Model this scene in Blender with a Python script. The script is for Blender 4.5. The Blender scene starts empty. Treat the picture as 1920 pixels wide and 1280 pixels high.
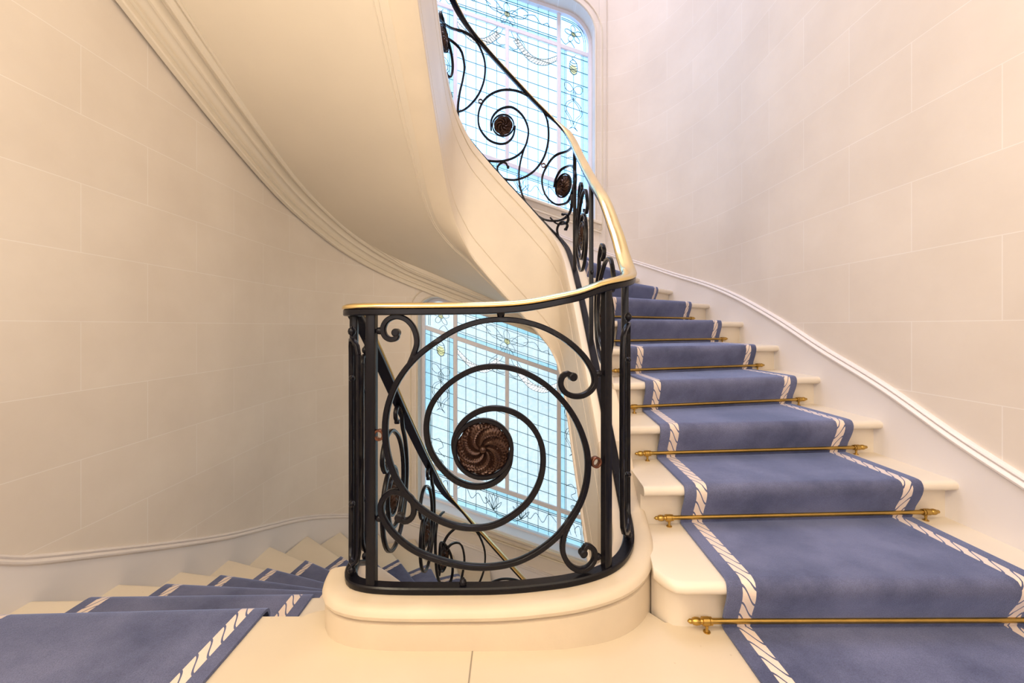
import bpy, bmesh, math, random
import numpy as np
from mathutils import Vector
from mathutils.geometry import tessellate_polygon
random.seed(7)
SC = bpy.context.scene
COL = SC.collection

# ------------------------------------------------------------------ camera, world, lamps, exposure
EYE = 0.967          # eye height above the landing (m)
FPX = 780.0          # focal length in px of a 1920 px wide frame
HOR = 612.0          # horizon row
cam_d = bpy.data.cameras.new('camera')
cam = bpy.data.objects.new('camera', cam_d); COL.objects.link(cam)
cam_d.sensor_fit = 'HORIZONTAL'; cam_d.sensor_width = 36.0
cam_d.lens = FPX / 1920 * 36.0
cam_d.shift_y = -(640 - HOR) / 1920
cam_d.clip_start = 0.02
cam.location = (0, 0, EYE); cam.rotation_euler = (math.pi / 2, 0, 0)
SC.camera = cam

world = bpy.data.worlds.new('world'); SC.world = world; world.use_nodes = True
world.node_tree.nodes['Background'].inputs[0].default_value = (1.0, 0.93, 0.84, 1)
world.node_tree.nodes['Background'].inputs[1].default_value = 0.5
SC.view_settings.view_transform = 'Standard'; SC.view_settings.look = 'None'
SC.view_settings.gamma = 1.0; SC.view_settings.use_curve_mapping = False
SC.view_settings.exposure = 0.05

def lamp(name, kind, loc, rot, energy, color, size=1.0, size_y=None):
    d = bpy.data.lights.new(name, kind); d.energy = energy; d.color = color
    if kind == 'AREA':
        d.shape = 'RECTANGLE'; d.size = size; d.size_y = size_y or size
    else:
        d.shadow_soft_size = size
    o = bpy.data.objects.new(name, d); COL.objects.link(o)
    o.location = loc; o.rotation_euler = rot
    return o
WARM = (1.0, 0.87, 0.64)
lamp('landing_ceiling_light', 'AREA', (0.0, -0.1, 3.05), (math.radians(20), 0, 0), 30, WARM, 2.6, 1.4)
lamp('landing_wall_light_left', 'POINT', (-1.35, -0.2, 2.4), (0, 0, 0), 62, WARM, 0.18)
lamp('landing_wall_light_right', 'POINT', (1.4, -0.5, 2.4), (0, 0, 0), 11, WARM, 0.18)
lamp('hall_fill_light', 'AREA', (-0.2, -1.35, 1.95), (math.radians(86), 0, 0), 54, (1.0, 0.94, 0.96), 3.2, 2.0)
lamp('cool_top_fill', 'AREA', (-0.3, 2.9, 7.6), (0, 0, 0), 200, (0.80, 0.80, 1.0), 2.6, 3.0)  # added cool overhead lamp to tint the right wall; no roof opening is built
lamp('lower_well_fill', 'AREA', (0.0, 0.9, -0.95), (math.radians(0), 0, 0), 75, (1.0, 0.93, 0.88), 1.6, 1.2)  # added unseen panel under the landing slab, brightens the lower flight

# ------------------------------------------------------------------ materials
def nodes(m):
    m.use_nodes = True; nt = m.node_tree
    return nt, nt.nodes, nt.links, nt.nodes['Principled BSDF']
def mat(name, col, rough=0.5, metal=0.0, noise=0.0, nscale=6.0, bump=0.0, bscale=60.0, spec=0.5, coat=0.0, sheen=0.0, sheen_tint=(1, 1, 1), emit=None, estr=0.0):
    m = bpy.data.materials.new(name); nt, N, L, P = nodes(m)
    P.inputs['Base Color'].default_value = (*col, 1); P.inputs['Roughness'].default_value = rough
    P.inputs['Metallic'].default_value = metal; P.inputs['Specular IOR Level'].default_value = spec
    P.inputs['Coat Weight'].default_value = coat
    if sheen:
        P.inputs['Sheen Weight'].default_value = sheen; P.inputs['Sheen Tint'].default_value = (*sheen_tint, 1); P.inputs['Sheen Roughness'].default_value = 0.4
    tc = N.new('ShaderNodeTexCoord')
    if noise:
        nz = N.new('ShaderNodeTexNoise'); nz.inputs['Scale'].default_value = nscale; nz.inputs['Detail'].default_value = 5
        L.new(tc.outputs['Object'], nz.inputs['Vector'])
        mx = N.new('ShaderNodeMixRGB'); mx.blend_type = 'MIX'
        mx.inputs[1].default_value = (*[c * (1 - noise) for c in col], 1); mx.inputs[2].default_value = (*[min(1, c * (1 + noise)) for c in col], 1)
        L.new(nz.outputs['Fac'], mx.inputs[0]); L.new(mx.outputs[0], P.inputs['Base Color'])
    if bump:
        nb = N.new('ShaderNodeTexNoise'); nb.inputs['Scale'].default_value = bscale; nb.inputs['Detail'].default_value = 4
        L.new(tc.outputs['Object'], nb.inputs['Vector'])
        bp = N.new('ShaderNodeBump'); bp.inputs['Strength'].default_value = bump; bp.inputs['Distance'].default_value = 0.004
        L.new(nb.outputs['Fac'], bp.inputs['Height']); L.new(bp.outputs[0], P.inputs['Normal'])
    if emit:
        P.inputs['Emission Color'].default_value = (*emit, 1); P.inputs['Emission Strength'].default_value = estr
    return m

def stone_floor_mat(name, col):
    m = mat(name, col, 0.42, noise=0.07, nscale=3.0, bump=0.10, bscale=35)
    nt = m.node_tree; N = nt.nodes; L = nt.links; P = N['Principled BSDF']
    src = P.inputs['Base Color'].links[0].from_socket
    tc = N.new('ShaderNodeTexCoord'); v = N.new('ShaderNodeTexVoronoi'); v.inputs['Scale'].default_value = 14; v.feature = 'F1'
    L.new(tc.outputs['Object'], v.inputs['Vector'])
    r = N.new('ShaderNodeValToRGB'); r.color_ramp.elements[0].position = 0.0; r.color_ramp.elements[0].color = (0.62, 0.55, 0.46, 1)
    r.color_ramp.elements[1].position = 0.055; r.color_ramp.elements[1].color = (1, 1, 1, 1)
    L.new(v.outputs['Distance'], r.inputs[0])
    mx = N.new('ShaderNodeMixRGB'); mx.blend_type = 'MULTIPLY'; mx.inputs[0].default_value = 0.6
    L.new(src, mx.inputs[1]); L.new(r.outputs[0], mx.inputs[2]); L.new(mx.outputs[0], P.inputs['Base Color'])
    return m
def wall_mat():
    m = bpy.data.materials.new('ashlar_plaster'); nt, N, L, P = nodes(m)
    uv = N.new('ShaderNodeUVMap'); uv.uv_map = 'UVMap'
    mp = N.new('ShaderNodeMapping'); mp.inputs['Location'].default_value = (0.487, -0.0255, 0)
    L.new(uv.outputs[0], mp.inputs['Vector'])
    b = N.new('ShaderNodeTexBrick'); b.offset = 0.5; b.inputs['Scale'].default_value = 1.0
    b.inputs['Brick Width'].default_value = 0.71; b.inputs['Row Height'].default_value = 0.3215
    b.inputs['Mortar Size'].default_value = 0.0022; b.inputs['Mortar Smooth'].default_value = 0.35
    b.inputs['Color1'].default_value = (0.79, 0.709, 0.622, 1); b.inputs['Color2'].default_value = (0.815, 0.735, 0.648, 1)
    b.inputs['Mortar'].default_value = (0.885, 0.83, 0.77, 1)
    L.new(mp.outputs[0], b.inputs['Vector'])
    n1 = N.new('ShaderNodeTexNoise'); n1.inputs['Scale'].default_value = 1.6; n1.inputs['Detail'].default_value = 6; n1.inputs['Roughness'].default_value = 0.6
    L.new(uv.outputs[0], n1.inputs['Vector'])
    r = N.new('ShaderNodeValToRGB'); r.color_ramp.elements[0].position = 0.3; r.color_ramp.elements[0].color = (0.90, 0.885, 0.87, 1)
    r.color_ramp.elements[1].position = 0.7; r.color_ramp.elements[1].color = (1.0, 1.0, 1.0, 1)
    L.new(n1.outputs['Fac'], r.inputs[0])
    mx = N.new('ShaderNodeMixRGB'); mx.blend_type = 'MULTIPLY'; mx.inputs[0].default_value = 1.0
    L.new(b.outputs['Color'], mx.inputs[1]); L.new(r.outputs[0], mx.inputs[2]); L.new(mx.outputs[0], P.inputs['Base Color'])
    P.inputs['Roughness'].default_value = 0.62
    bp = N.new('ShaderNodeBump'); bp.inputs['Strength'].default_value = 0.12; bp.inputs['Distance'].default_value = 0.003
    L.new(n1.outputs['Fac'], bp.inputs['Height']); L.new(bp.outputs[0], P.inputs['Normal'])
    return m
def carpet_mat():
    """UV: x = metres from the left edge, y = metres along the runner; attribute 'cw' = width"""
    m = bpy.data.materials.new('blue_wool_runner'); nt, N, L, P = nodes(m)
    def M(op, a, b=None, c=None):
        n = N.new('ShaderNodeMath'); n.operation = op
        for i, v in enumerate((a, b, c)):
            if v is None: continue
            if isinstance(v, (int, float)): n.inputs[i].default_value = v
            else: L.new(v, n.inputs[i])
        return n.outputs[0]
    uv = N.new('ShaderNodeUVMap'); uv.uv_map = 'UVMap'; sp = N.new('ShaderNodeSeparateXYZ'); L.new(uv.outputs[0], sp.inputs[0])
    at = N.new('ShaderNodeAttribute'); at.attribute_name = 'cw'
    u, v = sp.outputs[0], sp.outputs[1]
    d = M('MINIMUM', u, M('SUBTRACT', at.outputs['Fac'], u))
    inb = M('MULTIPLY', M('GREATER_THAN', d, 0.043), M('LESS_THAN', d, 0.088))
    q = M('DIVIDE', M('SUBTRACT', d, 0.0655), 0.0225)          # -1..1 across the rope
    curve = M('SINE', M('MULTIPLY', q, 1.45))
    ph = M('FRACT', M('ADD', M('DIVIDE', v, 0.058), M('MULTIPLY', curve, 0.62)))
    strand = M('LESS_THAN', M('ABSOLUTE', M('SUBTRACT', ph, 0.5)), 0.085)
    edge = M('GREATER_THAN', M('ABSOLUTE', q), 0.93)
    blue = M('MAXIMUM', strand, edge)
    rope = M('MULTIPLY', inb, M('SUBTRACT', 1.0, blue))
    tc = N.new('ShaderNodeTexCoord')
    nz = N.new('ShaderNodeTexNoise'); nz.inputs['Scale'].default_value = 3.2; nz.inputs['Detail'].default_value = 6; nz.inputs['Roughness'].default_value = 0.62
    L.new(tc.outputs['Object'], nz.inputs['Vector'])
    r = N.new('ShaderNodeValToRGB'); r.color_ramp.elements[0].position = 0.33; r.color_ramp.elements[0].color = (0.076, 0.085, 0.155, 1)
    r.color_ramp.elements[1].position = 0.62; r.color_ramp.elements[1].color = (0.160, 0.172, 0.280, 1)
    L.new(nz.outputs['Fac'], r.inputs[0])
    nf = N.new('ShaderNodeTexNoise'); nf.inputs['Scale'].default_value = 420; nf.inputs['Detail'].default_value = 2
    L.new(tc.outputs['Object'], nf.inputs['Vector'])
    rf = N.new('ShaderNodeValToRGB'); rf.color_ramp.elements[0].position = 0.3; rf.color_ramp.elements[0].color = (0.72, 0.72, 0.72, 1)
    rf.color_ramp.elements[1].position = 0.7; rf.color_ramp.elements[1].color = (1.15, 1.15, 1.15, 1); L.new(nf.outputs['Fac'], rf.inputs[0])
    mm = N.new('ShaderNodeMixRGB'); mm.blend_type = 'MULTIPLY'; mm.inputs[0].default_value = 1
    L.new(r.outputs[0], mm.inputs[1]); L.new(rf.outputs[0], mm.inputs[2])
    mx = N.new('ShaderNodeMixRGB'); L.new(rope, mx.inputs[0]); L.new(mm.outputs[0], mx.inputs[1]); mx.inputs[2].default_value = (0.80, 0.66, 0.54, 1)
    L.new(mx.outputs[0], P.inputs['Base Color'])
    P.inputs['Roughness'].default_value = 0.85; P.inputs['Specular IOR Level'].default_value = 0.2
    P.inputs['Sheen Weight'].default_value = 0.7; P.inputs['Sheen Tint'].default_value = (0.42, 0.55, 1.0, 1); P.inputs['Sheen Roughness'].default_value = 0.35
    bp = N.new('ShaderNodeBump'); bp.inputs['Strength'].default_value = 0.5; bp.inputs['Distance'].default_value = 0.003
    L.new(nf.outputs['Fac'], bp.inputs['Height']); L.new(bp.outputs[0], P.inputs['Normal'])
    return m
def glass_mat(name, c1, c2, strength):
    m = bpy.data.materials.new(name); nt, N, L, P = nodes(m)
    tc = N.new('ShaderNodeTexCoord'); v = N.new('ShaderNodeTexNoise'); v.inputs['Scale'].default_value = 30; v.inputs['Detail'].default_value = 3
    L.new(tc.outputs['Object'], v.inputs['Vector'])
    n2 = N.new('ShaderNodeTexNoise'); n2.inputs['Scale'].default_value = 1.1; L.new(tc.outputs['Object'], n2.inputs['Vector'])
    ad = N.new('ShaderNodeMath'); ad.operation = 'MULTIPLY_ADD'; ad.inputs[1].default_value = 0.45; L.new(v.outputs['Fac'], ad.inputs[0])
    h = N.new('ShaderNodeMath'); h.operation = 'MULTIPLY'; h.inputs[1].default_value = 0.55; L.new(n2.outputs['Fac'], h.inputs[0]); L.new(h.outputs[0], ad.inputs[2])
    r = N.new('ShaderNodeValToRGB'); r.color_ramp.elements[0].position = 0.36; r.color_ramp.elements[0].color = (*c1, 1)
    r.color_ramp.elements[1].position = 0.6; r.color_ramp.elements[1].color = (*c2, 1); L.new(ad.outputs[0], r.inputs[0])
    P.inputs['Base Color'].default_value = (0.3, 0.36, 0.4, 1); P.inputs['Roughness'].default_value = 0.15
    L.new(r.outputs[0], P.inputs['Emission Color']); P.inputs['Emission Strength'].default_value = strength
    return m
STONE = stone_floor_mat('cream_limestone', (0.74, 0.65, 0.525))
PAVING = stone_floor_mat('golden_limestone_paving', (0.655, 0.555, 0.415))
WALL = wall_mat()
PLASTER = mat('warm_plaster', (0.76, 0.675, 0.55), 0.55, noise=0.05, nscale=2.5, bump=0.06, bscale=20)
SKIRT = mat('painted_stone_skirting', (0.80, 0.755, 0.745), 0.5, noise=0.04, nscale=3, bump=0.05, bscale=30)
BEAD = mat('pale_skirting_bead', (0.77, 0.71, 0.68), 0.5)
IRON = mat('black_wrought_iron', (0.006, 0.0055, 0.008), 0.24, metal=0.0, noise=0.25, nscale=14, bump=0.12, bscale=60, spec=0.2)
IRONRED = mat('bronzed_iron', (0.042, 0.019, 0.012), 0.24, metal=0.6, noise=0.4, nscale=22, bump=0.3, bscale=90)
COPPER = mat('rubbed_copper', (0.20, 0.085, 0.05), 0.36, metal=0.9, noise=0.3, nscale=40)
BRASS = mat('polished_brass', (0.86, 0.66, 0.30), 0.17, metal=1.0, noise=0.06, nscale=8)
BRASSD = mat('aged_brass', (0.50, 0.32, 0.085), 0.30, metal=1.0, noise=0.25, nscale=18)
CARPET = carpet_mat()
GLASS = glass_mat('pale_cathedral_glass', (0.48, 0.72, 0.88), (0.66, 0.86, 0.96), 1.0)
GLASSB = glass_mat('aqua_border_glass', (0.24, 0.60, 0.82), (0.36, 0.74, 0.90), 1.0)
GLASS_UP = glass_mat('bright_cathedral_glass', (0.68, 1.4, 2.6), (0.88, 1.9, 3.3), 1.0)
GLASSB_UP = glass_mat('bright_aqua_glass', (0.30, 0.85, 1.4), (0.45, 1.05, 1.6), 1.0)
GLASSY = glass_mat('yellow_glass', (0.66, 0.72, 0.30), (0.80, 0.84, 0.45), 0.9)
GLASSW = glass_mat('white_glass', (0.80, 0.90, 0.95), (0.95, 0.97, 1.0), 1.3)
LEAD = mat('lead_came', (0.05, 0.13, 0.16), 0.5)
FRAME = mat('white_painted_window_frame', (0.84, 0.83, 0.90), 0.45)

# ------------------------------------------------------------------ mesh helpers
class MB:
    def __init__(s): s.v = []; s.f = []; s.uv = []; s.mi = []; s.hasuv = False
    def add(s, vs, fs, uvs=None, mi=0):
        o = len(s.v); s.v += [tuple(map(float, p)) for p in vs]
        for k, f in enumerate(fs):
            s.f.append([i + o for i in f]); s.mi.append(mi)
            s.uv.append([uvs[i] for i in f] if uvs is not None else [(0, 0)] * len(f))
        if uvs is not None: s.hasuv = True
    def grid(s, P, closed_u=False, closed_v=False, uv=None, mi=0, flip=False):
        nu, nv = len(P), len(P[0]); vs = [p for r in P for p in r]; fs = []
        for i in range(nu if closed_u else nu - 1):
            for j in range(nv if closed_v else nv - 1):
                a = i * nv + j; b = i * nv + (j + 1) % nv; c = ((i + 1) % nu) * nv + (j + 1) % nv; d = ((i + 1) % nu) * nv + j
                fs.append([a, d, c, b] if flip else [a, b, c, d])
        s.add(vs, fs, [q for r in uv for q in r] if uv is not None else None, mi)
    def cap(s, loop, mi=0): s.add(loop, [list(range(len(loop)))], None, mi)
    def tube(s, pts, r, seg=8, caps=True, mi=0):
        """round bar along pts; r number or list"""
        pts = [Vector(p) for p in pts]; n = len(pts); rr = r if isinstance(r, (list, tuple)) else [r] * n
        t0 = (pts[1] - pts[0]).normalized(); up = Vector((0, 0, 1)) if abs(t0.z) < 0.9 else Vector((0, 1, 0))
        a = t0.cross(up).normalized(); rings = []
        for i, p in enumerate(pts):
            t = (pts[min(i + 1, n - 1)] - pts[max(i - 1, 0)]).normalized()
            a = (a - t * a.dot(t)).normalized(); b = t.cross(a)
            rings.append([p + (a * math.cos(2 * math.pi * k / seg) + b * math.sin(2 * math.pi * k / seg)) * rr[i] for k in range(seg)])
        s.grid(rings, closed_v=True, mi=mi)
        if caps: s.cap(rings[0][::-1], mi); s.cap(rings[-1], mi)
    def lathe(s, c, axis, prof, seg=14, mi=0):
        c = Vector(c); ax = Vector(axis).normalized(); a = ax.orthogonal().normalized(); b = ax.cross(a)
        rings = [[c + ax * z + (a * math.cos(2 * math.pi * k / seg) + b * math.sin(2 * math.pi * k / seg)) * max(r, 1e-5) for k in range(seg)] for z, r in prof]
        s.grid(rings, closed_v=True, mi=mi); s.cap(rings[0][::-1], mi); s.cap(rings[-1], mi)
    def ball(s, c, r, seg=12, mi=0):
        s.lathe(c, (0, 0, 1), [(-r * math.cos(math.pi * k / 8), r * math.sin(math.pi * k / 8)) for k in range(9)], seg, mi)
    def bar(s, pts, nrm, w, d, closed=False, mi=0, bev=0.2):
        """bar of rectangular section: w in the plane of the work, d across it (along nrm)"""
        pts = [Vector(p) for p in pts]; n = len(pts); ww = w if isinstance(w, (list, tuple)) else [w] * n
        rings = []
        for i, p in enumerate(pts):
            a = pts[(i + 1) % n] if closed else pts[min(i + 1, n - 1)]; b = pts[(i - 1) % n] if closed else pts[max(i - 1, 0)]
            t = (a - b)
            t = t.normalized() if t.length > 1e-9 else Vector((0, 0, 1))
            N = Vector(nrm[i] if isinstance(nrm, list) else nrm); N = (N - t * N.dot(t)).normalized(); S = t.cross(N)
            hw = ww[i] / 2; hd = d / 2; k = 1 - bev * min(1, 1)
            e = min(hw, hd) * bev * 1.6
            sec = [(-hw, -hd + e), (-hw, hd - e), (-hw + e, hd), (hw - e, hd), (hw, hd - e), (hw, -hd + e), (hw - e, -hd), (-hw + e, -hd)]
            rings.append([p + S * x + N * y for x, y in sec])
        s.grid(rings, closed_u=closed, closed_v=True, mi=mi)
        if not closed: s.cap(rings[0][::-1], mi); s.cap(rings[-1], mi)
    def box(s, a, b, mi=0):
        x0, y0, z0 = a; x1, y1, z1 = b
        s.add([(x0, y0, z0), (x1, y0, z0), (x1, y1, z0), (x0, y1, z0), (x0, y0, z1), (x1, y0, z1), (x1, y1, z1), (x0, y1, z1)],
              [[0, 3, 2, 1], [4, 5, 6, 7], [0, 1, 5, 4], [1, 2, 6, 5], [2, 3, 7, 6], [3, 0, 4, 7]], None, mi)
    def build(s, name, mats, parent=None, smooth=True, attr=None, angle=35):
        me = bpy.data.meshes.new(name); me.from_pydata(s.v, [], s.f)
        mats = mats if isinstance(mats, (list, tuple)) else [mats]
        for m in mats: me.materials.append(m)
        if len(mats) > 1: me.polygons.foreach_set('material_index', s.mi)
        if s.hasuv:
            l = me.uv_layers.new(name='UVMap'); l.data.foreach_set('uv', [c for f in s.uv for q in f for c in q])
        if attr:
            a = me.attributes.new(attr[0], 'FLOAT', 'POINT'); a.data.foreach_set('value', attr[1])
        bm = bmesh.new(); bm.from_mesh(me); bmesh.ops.recalc_face_normals(bm, faces=bm.faces); bm.to_mesh(me); bm.free()
        if smooth:
            me.polygons.foreach_set('use_smooth', [True] * len(me.polygons))
            me.set_sharp_from_angle(angle=math.radians(angle))
        me.update(); o = bpy.data.objects.new(name, me); COL.objects.link(o)
        if parent: o.parent = parent
        return o
def tag(o, label=None, cat=None, group=None, kind=None):
    if label: o['label'] = label
    if cat: o['category'] = cat
    if group: o['group'] = group
    if kind: o['kind'] = kind
    return o
def thing(name, label, cat, group=None, kind=None, loc=(0, 0, 0)):
    o = bpy.data.objects.new(name, None); COL.objects.link(o); o.location = loc; o.empty_display_size = 0.1
    return tag(o, label, cat, group, kind)

# ------------------------------------------------------------------ plan curves
def pchip(x, y):
    x = np.array(x, float); y = np.array(y, float); h = np.diff(x); dl = np.diff(y) / h; n = len(x); m = np.zeros(n)
    for i in range(1, n - 1):
        if dl[i - 1] * dl[i] > 0:
            w1 = 2 * h[i] + h[i - 1]; w2 = h[i] + 2 * h[i - 1]; m[i] = (w1 + w2) / (w1 / dl[i - 1] + w2 / dl[i])
    m[0] = dl[0]; m[-1] = dl[-1]
    def f(q):
        q = float(q); i = int(np.clip(np.searchsorted(x, q) - 1, 0, n - 2)); t = (q - x[i]) / h[i]
        if q < x[0]: return y[0] + m[0] * (q - x[0])
        if q > x[-1]: return y[-1] + m[-1] * (q - x[-1])
        return (2*t**3-3*t**2+1)*y[i] + (t**3-2*t**2+t)*h[i]*m[i] + (-2*t**3+3*t**2)*y[i+1] + (t**3-t**2)*h[i]*m[i+1]
    return f
class Path:
    def __init__(s, pts, closed):
        P = [np.array(p, float) for p in pts]; n = len(P); out = []
        for i in range(n if closed else n - 1):
            if closed: p0, p1, p2, p3 = P[i - 1], P[i], P[(i + 1) % n], P[(i + 2) % n]
            else: p0, p1, p2, p3 = P[max(i - 1, 0)], P[i], P[i + 1], P[min(i + 2, n - 1)]
            al = 0.5; t0 = 0; t1 = t0 + max(np.linalg.norm(p1 - p0), 1e-6) ** al; t2 = t1 + np.linalg.norm(p2 - p1) ** al; t3 = t2 + max(np.linalg.norm(p3 - p2), 1e-6) ** al
            for k in range(24):
                t = t1 + (t2 - t1) * k / 24
                A1 = (t1-t)/(t1-t0)*p0 + (t-t0)/(t1-t0)*p1; A2 = (t2-t)/(t2-t1)*p1 + (t-t1)/(t2-t1)*p2; A3 = (t3-t)/(t3-t2)*p2 + (t-t2)/(t3-t2)*p3
                B1 = (t2-t)/(t2-t0)*A1 + (t-t0)/(t2-t0)*A2; B2 = (t3-t)/(t3-t1)*A2 + (t-t1)/(t3-t1)*A3
                out.append((t2-t)/(t2-t1)*B1 + (t-t1)/(t2-t1)*B2)
        out.append(P[0] if closed else P[-1])
        s.p = np.array(out); s.s = np.concatenate([[0], np.cumsum(np.linalg.norm(np.diff(s.p, axis=0), axis=1))]); s.L = s.s[-1]; s.closed = closed
    def at(s, q):
        if s.closed: q = q % s.L
        return np.array([np.interp(q, s.s, s.p[:, 0]), np.interp(q, s.s, s.p[:, 1])])
    def nrm(s, q):
        d = 0.02; a = s.at(q + d) if s.closed else s.at(min(q + d, s.L)); b = s.at(q - d) if s.closed else s.at(max(q - d, 0))
        t = a - b; t /= np.linalg.norm(t); return np.array([t[1], -t[0]])
    def off(s, q, n): return s.at(q) + s.nrm(q) * n
    def near(s, x, y):
        return float(s.s[np.argmin((s.p[:, 0] - x) ** 2 + (s.p[:, 1] - y) ** 2)])
FLOOR = 4.02; R = FLOOR / 24
RAIL = Path([(-.553,1.46),(-.540,1.395),(-.515,1.355),(-.47,1.334),(-.40,1.323),(-.151,1.319),(.069,1.322),(.19,1.333),(.30,1.366),(.365,1.415),(.41,1.48),(.437,1.56),(.454,1.70),
             (.46,1.9),(.46,2.2),(.46,2.6),(.457,2.9),(.448,3.15),(.42,3.29),(.35,3.37),(.22,3.41),(0,3.42),(-.25,3.42),(-.40,3.395),(-.50,3.30),(-.545,3.12),(-.56,2.8),(-.565,2.4),(-.565,1.9),(-.56,1.6)], True)
LR = RAIL.L
def ell(cx, cy, a, b, t0, t1, n): return [(cx + a * math.cos(t0 + (t1 - t0) * k / n), cy + b * math.sin(t0 + (t1 - t0) * k / n)) for k in range(n + 1)]
WXR, WXL, WY = 1.82, -1.985, 4.85
FX0, FX1 = -1.13, 1.02
wp = [(WXR, -1.5), (WXR, -0.5), (WXR, 0.5), (WXR, 1.5), (WXR, 2.4), (WXR, 3.0)] + ell(FX1, 3.4, WXR - FX1, WY - 3.4, 0, math.pi / 2, 8) + [(0.5, WY), (0, WY), (-0.5, WY)] + \
     ell(FX0, 3.4, FX0 - WXL, WY - 3.4, math.pi / 2, math.pi, 8) + [(WXL, 3.0), (WXL, 2.4), (WXL, 1.5), (WXL, 0.5), (WXL, -0.5), (WXL, -1.5)]
OUT = Path(wp, False)

# kerb top over the rail path for one storey
kn = [((-.553,1.46), 0.126), ((-.4,1.323), .126), ((-.1,1.319), .127), ((.19,1.333), .145), ((.30,1.366), .156), ((.365,1.415), .163), ((.437,1.56), .188), ((.454,1.70), .235), ((.46,1.82), .32), ((.46,2.0), .475), ((.46,2.2), .66), ((.46,2.535), .95), ((.457,2.81), 1.195),
      ((.448,3.15), 1.47), ((.42,3.29), 1.60), ((.35,3.37), 1.71), ((.18,3.41), 1.90), ((-.25,3.42), 2.37), ((-.5,3.30), 2.71), ((-.545,3.1), 2.90), ((-.565,2.5), 3.36), ((-.565,2.0), 3.75),
      ((-.563,1.7), 3.985), ((-.558,1.56), 4.09)]
ks = [RAIL.near(*p) for p, z in kn]; ks[0] = 0.0
_kb = pchip(ks + [LR], [z for p, z in kn] + [0.126 + FLOOR])
def ztop(s): k = math.floor(s / LR); return _kb(s - k * LR) + FLOOR * k
def zinv(z):
    a, b = 0.0, LR
    for _ in range(40):
        m = (a + b) / 2
        if _kb(m) < z: a = m
        else: b = m
    return (a + b) / 2
# where each nosing line meets the kerb (s on RAIL) and the wall (s on OUT)
SI = {1: RAIL.near(.40, 1.47), 2: RAIL.near(.46, 1.635), 3: RAIL.near(.46, 1.92), 4: RAIL.near(.46, 2.17), 5: RAIL.near(.46, 2.42), 6: RAIL.near(.46, 2.65)}
for t in range(7, 23): SI[t] = zinv(R * t + 0.05)
SI[23] = LR - 0.30; SI[24] = LR + 0.02
SO = {1: OUT.near(WXR, 1.29), 2: OUT.near(WXR, 1.68), 3: OUT.near(WXR, 2.045), 4: OUT.near(WXR, 2.45), 5: OUT.near(WXR, 2.84), 6: OUT.near(WXR, 3.27), 7: OUT.near(1.81, 3.78), 8: OUT.near(1.65, 4.28)}
SO.update({24: OUT.near(WXL, 1.385), 23: OUT.near(WXL, 1.72), 22: OUT.near(WXL, 2.106), 21: OUT.near(WXL, 2.514), 20: OUT.near(WXL, 2.935), 19: OUT.near(WXL, 3.42), 18: OUT.near(-1.925, 3.93)})
for t in range(9, 18): SO[t] = SO[8] + (SO[18] - SO[8]) * (t - 8) / 10
_si = pchip(range(1, 25), [SI[t] for t in range(1, 25)]); _so = pchip(range(1, 25), [SO[t] for t in range(1, 25)])
def NI(t, n=0.07):
    return RAIL.off(_si(t), n)
def NO(t, n=0.0): return OUT.off(min(max(_so(t), 0), OUT.L), n)
# level of the walking line over the kerb path
_lv = pchip([0, RAIL.near(0, 1.32), RAIL.near(.3, 1.41)] + [SI[t] + (0.03 if t == 1 else 0) for t in range(1, 24)] + [LR], [0, 0, .06] + [R * t for t in range(1, 24)] + [FLOOR])
def lvl(s): k = math.floor(s / LR); return _lv(s - k * LR) + FLOOR * k
_lo = pchip([0, OUT.near(WXR, 0.95)] + [SO[t] for t in range(1, 25)] + [OUT.near(WXL, 1.05), OUT.L], [0, 0.0] + [R * t for t in range(1, 25)] + [FLOOR + .0001, FLOOR + .0002])
def lvlo(s): return _lo(s)

# ------------------------------------------------------------------ walls
def dense(path, a, b, step):
    n = max(2, int(abs(b - a) / step) + 1); return [a + (b - a) * k / n for k in range(n + 1)]
WOFF = -0.022     # wall plane lies 22 mm behind the skirting face
sA = OUT.near(FX1, WY); sB = OUT.near(FX0, WY)
ZB, ZT = -4.1, 7.8
def wall_strip(name, a, b):
    m = MB(); ss = dense(OUT, a, b, 0.06); zs = [ZB, -2, 0, 2, 4, 6, ZT]
    P = []; U = []
    for s in ss:
        p = OUT.off(s, WOFF * -1)
        P.append([(p[0], p[1], z) for z in zs]); U.append([(s - (.22 if a > 1 else 0), z) for z in zs])
    m.grid(P, uv=U); return tag(m.build(name, WALL), kind='structure')
# (outer normal of OUT points away from the well, so +offset = outwards)
wall_strip('wall_right', 0, sA); wall_strip('wall_left', sB, OUT.L)
SL = -0.345; WXC = -0.060
def para(xc, hw, zt, zb, rt, rb, seg=8):
    """outline of a window leaning with the stairs: unsheared rounded box, then z += SL*(x-xc)"""
    pts = []
    def arc(cx, cz, r, a0):
        for k in range(seg + 1):
            a = a0 + math.pi / 2 * k / seg; pts.append((cx + r * math.cos(a), cz + r * math.sin(a)))
    arc(xc + hw - rt, zt - rt, rt, 0); arc(xc - hw + rt, zt - rt, rt, math.pi / 2); arc(xc - hw + rb, zb + rb, rb, math.pi); arc(xc + hw - rb, zb + rb, rb, 1.5 * math.pi)
    return [(x, z + SL * (x - WXC)) for x, z in pts]
WT, WBm = 1.00, -1.42          # glass top and bottom on the centre line (lower window)
YW = WY + 0.022
YG = 5.11
m = MB(); outer = [(FX0, ZB), (FX1, ZB), (FX1, ZT), (FX0, ZT)]
holes = [para(WXC - .005, 1.035, WT + .04 + dz, WBm - .05 + dz, .30, .05) for dz in (0, FLOOR)]
loops = [[Vector((x, z, 0)) for x, z in outer]] + [[Vector((x, z, 0)) for x, z in h] for h in holes]
flat = [p for l in loops for p in l]
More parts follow.
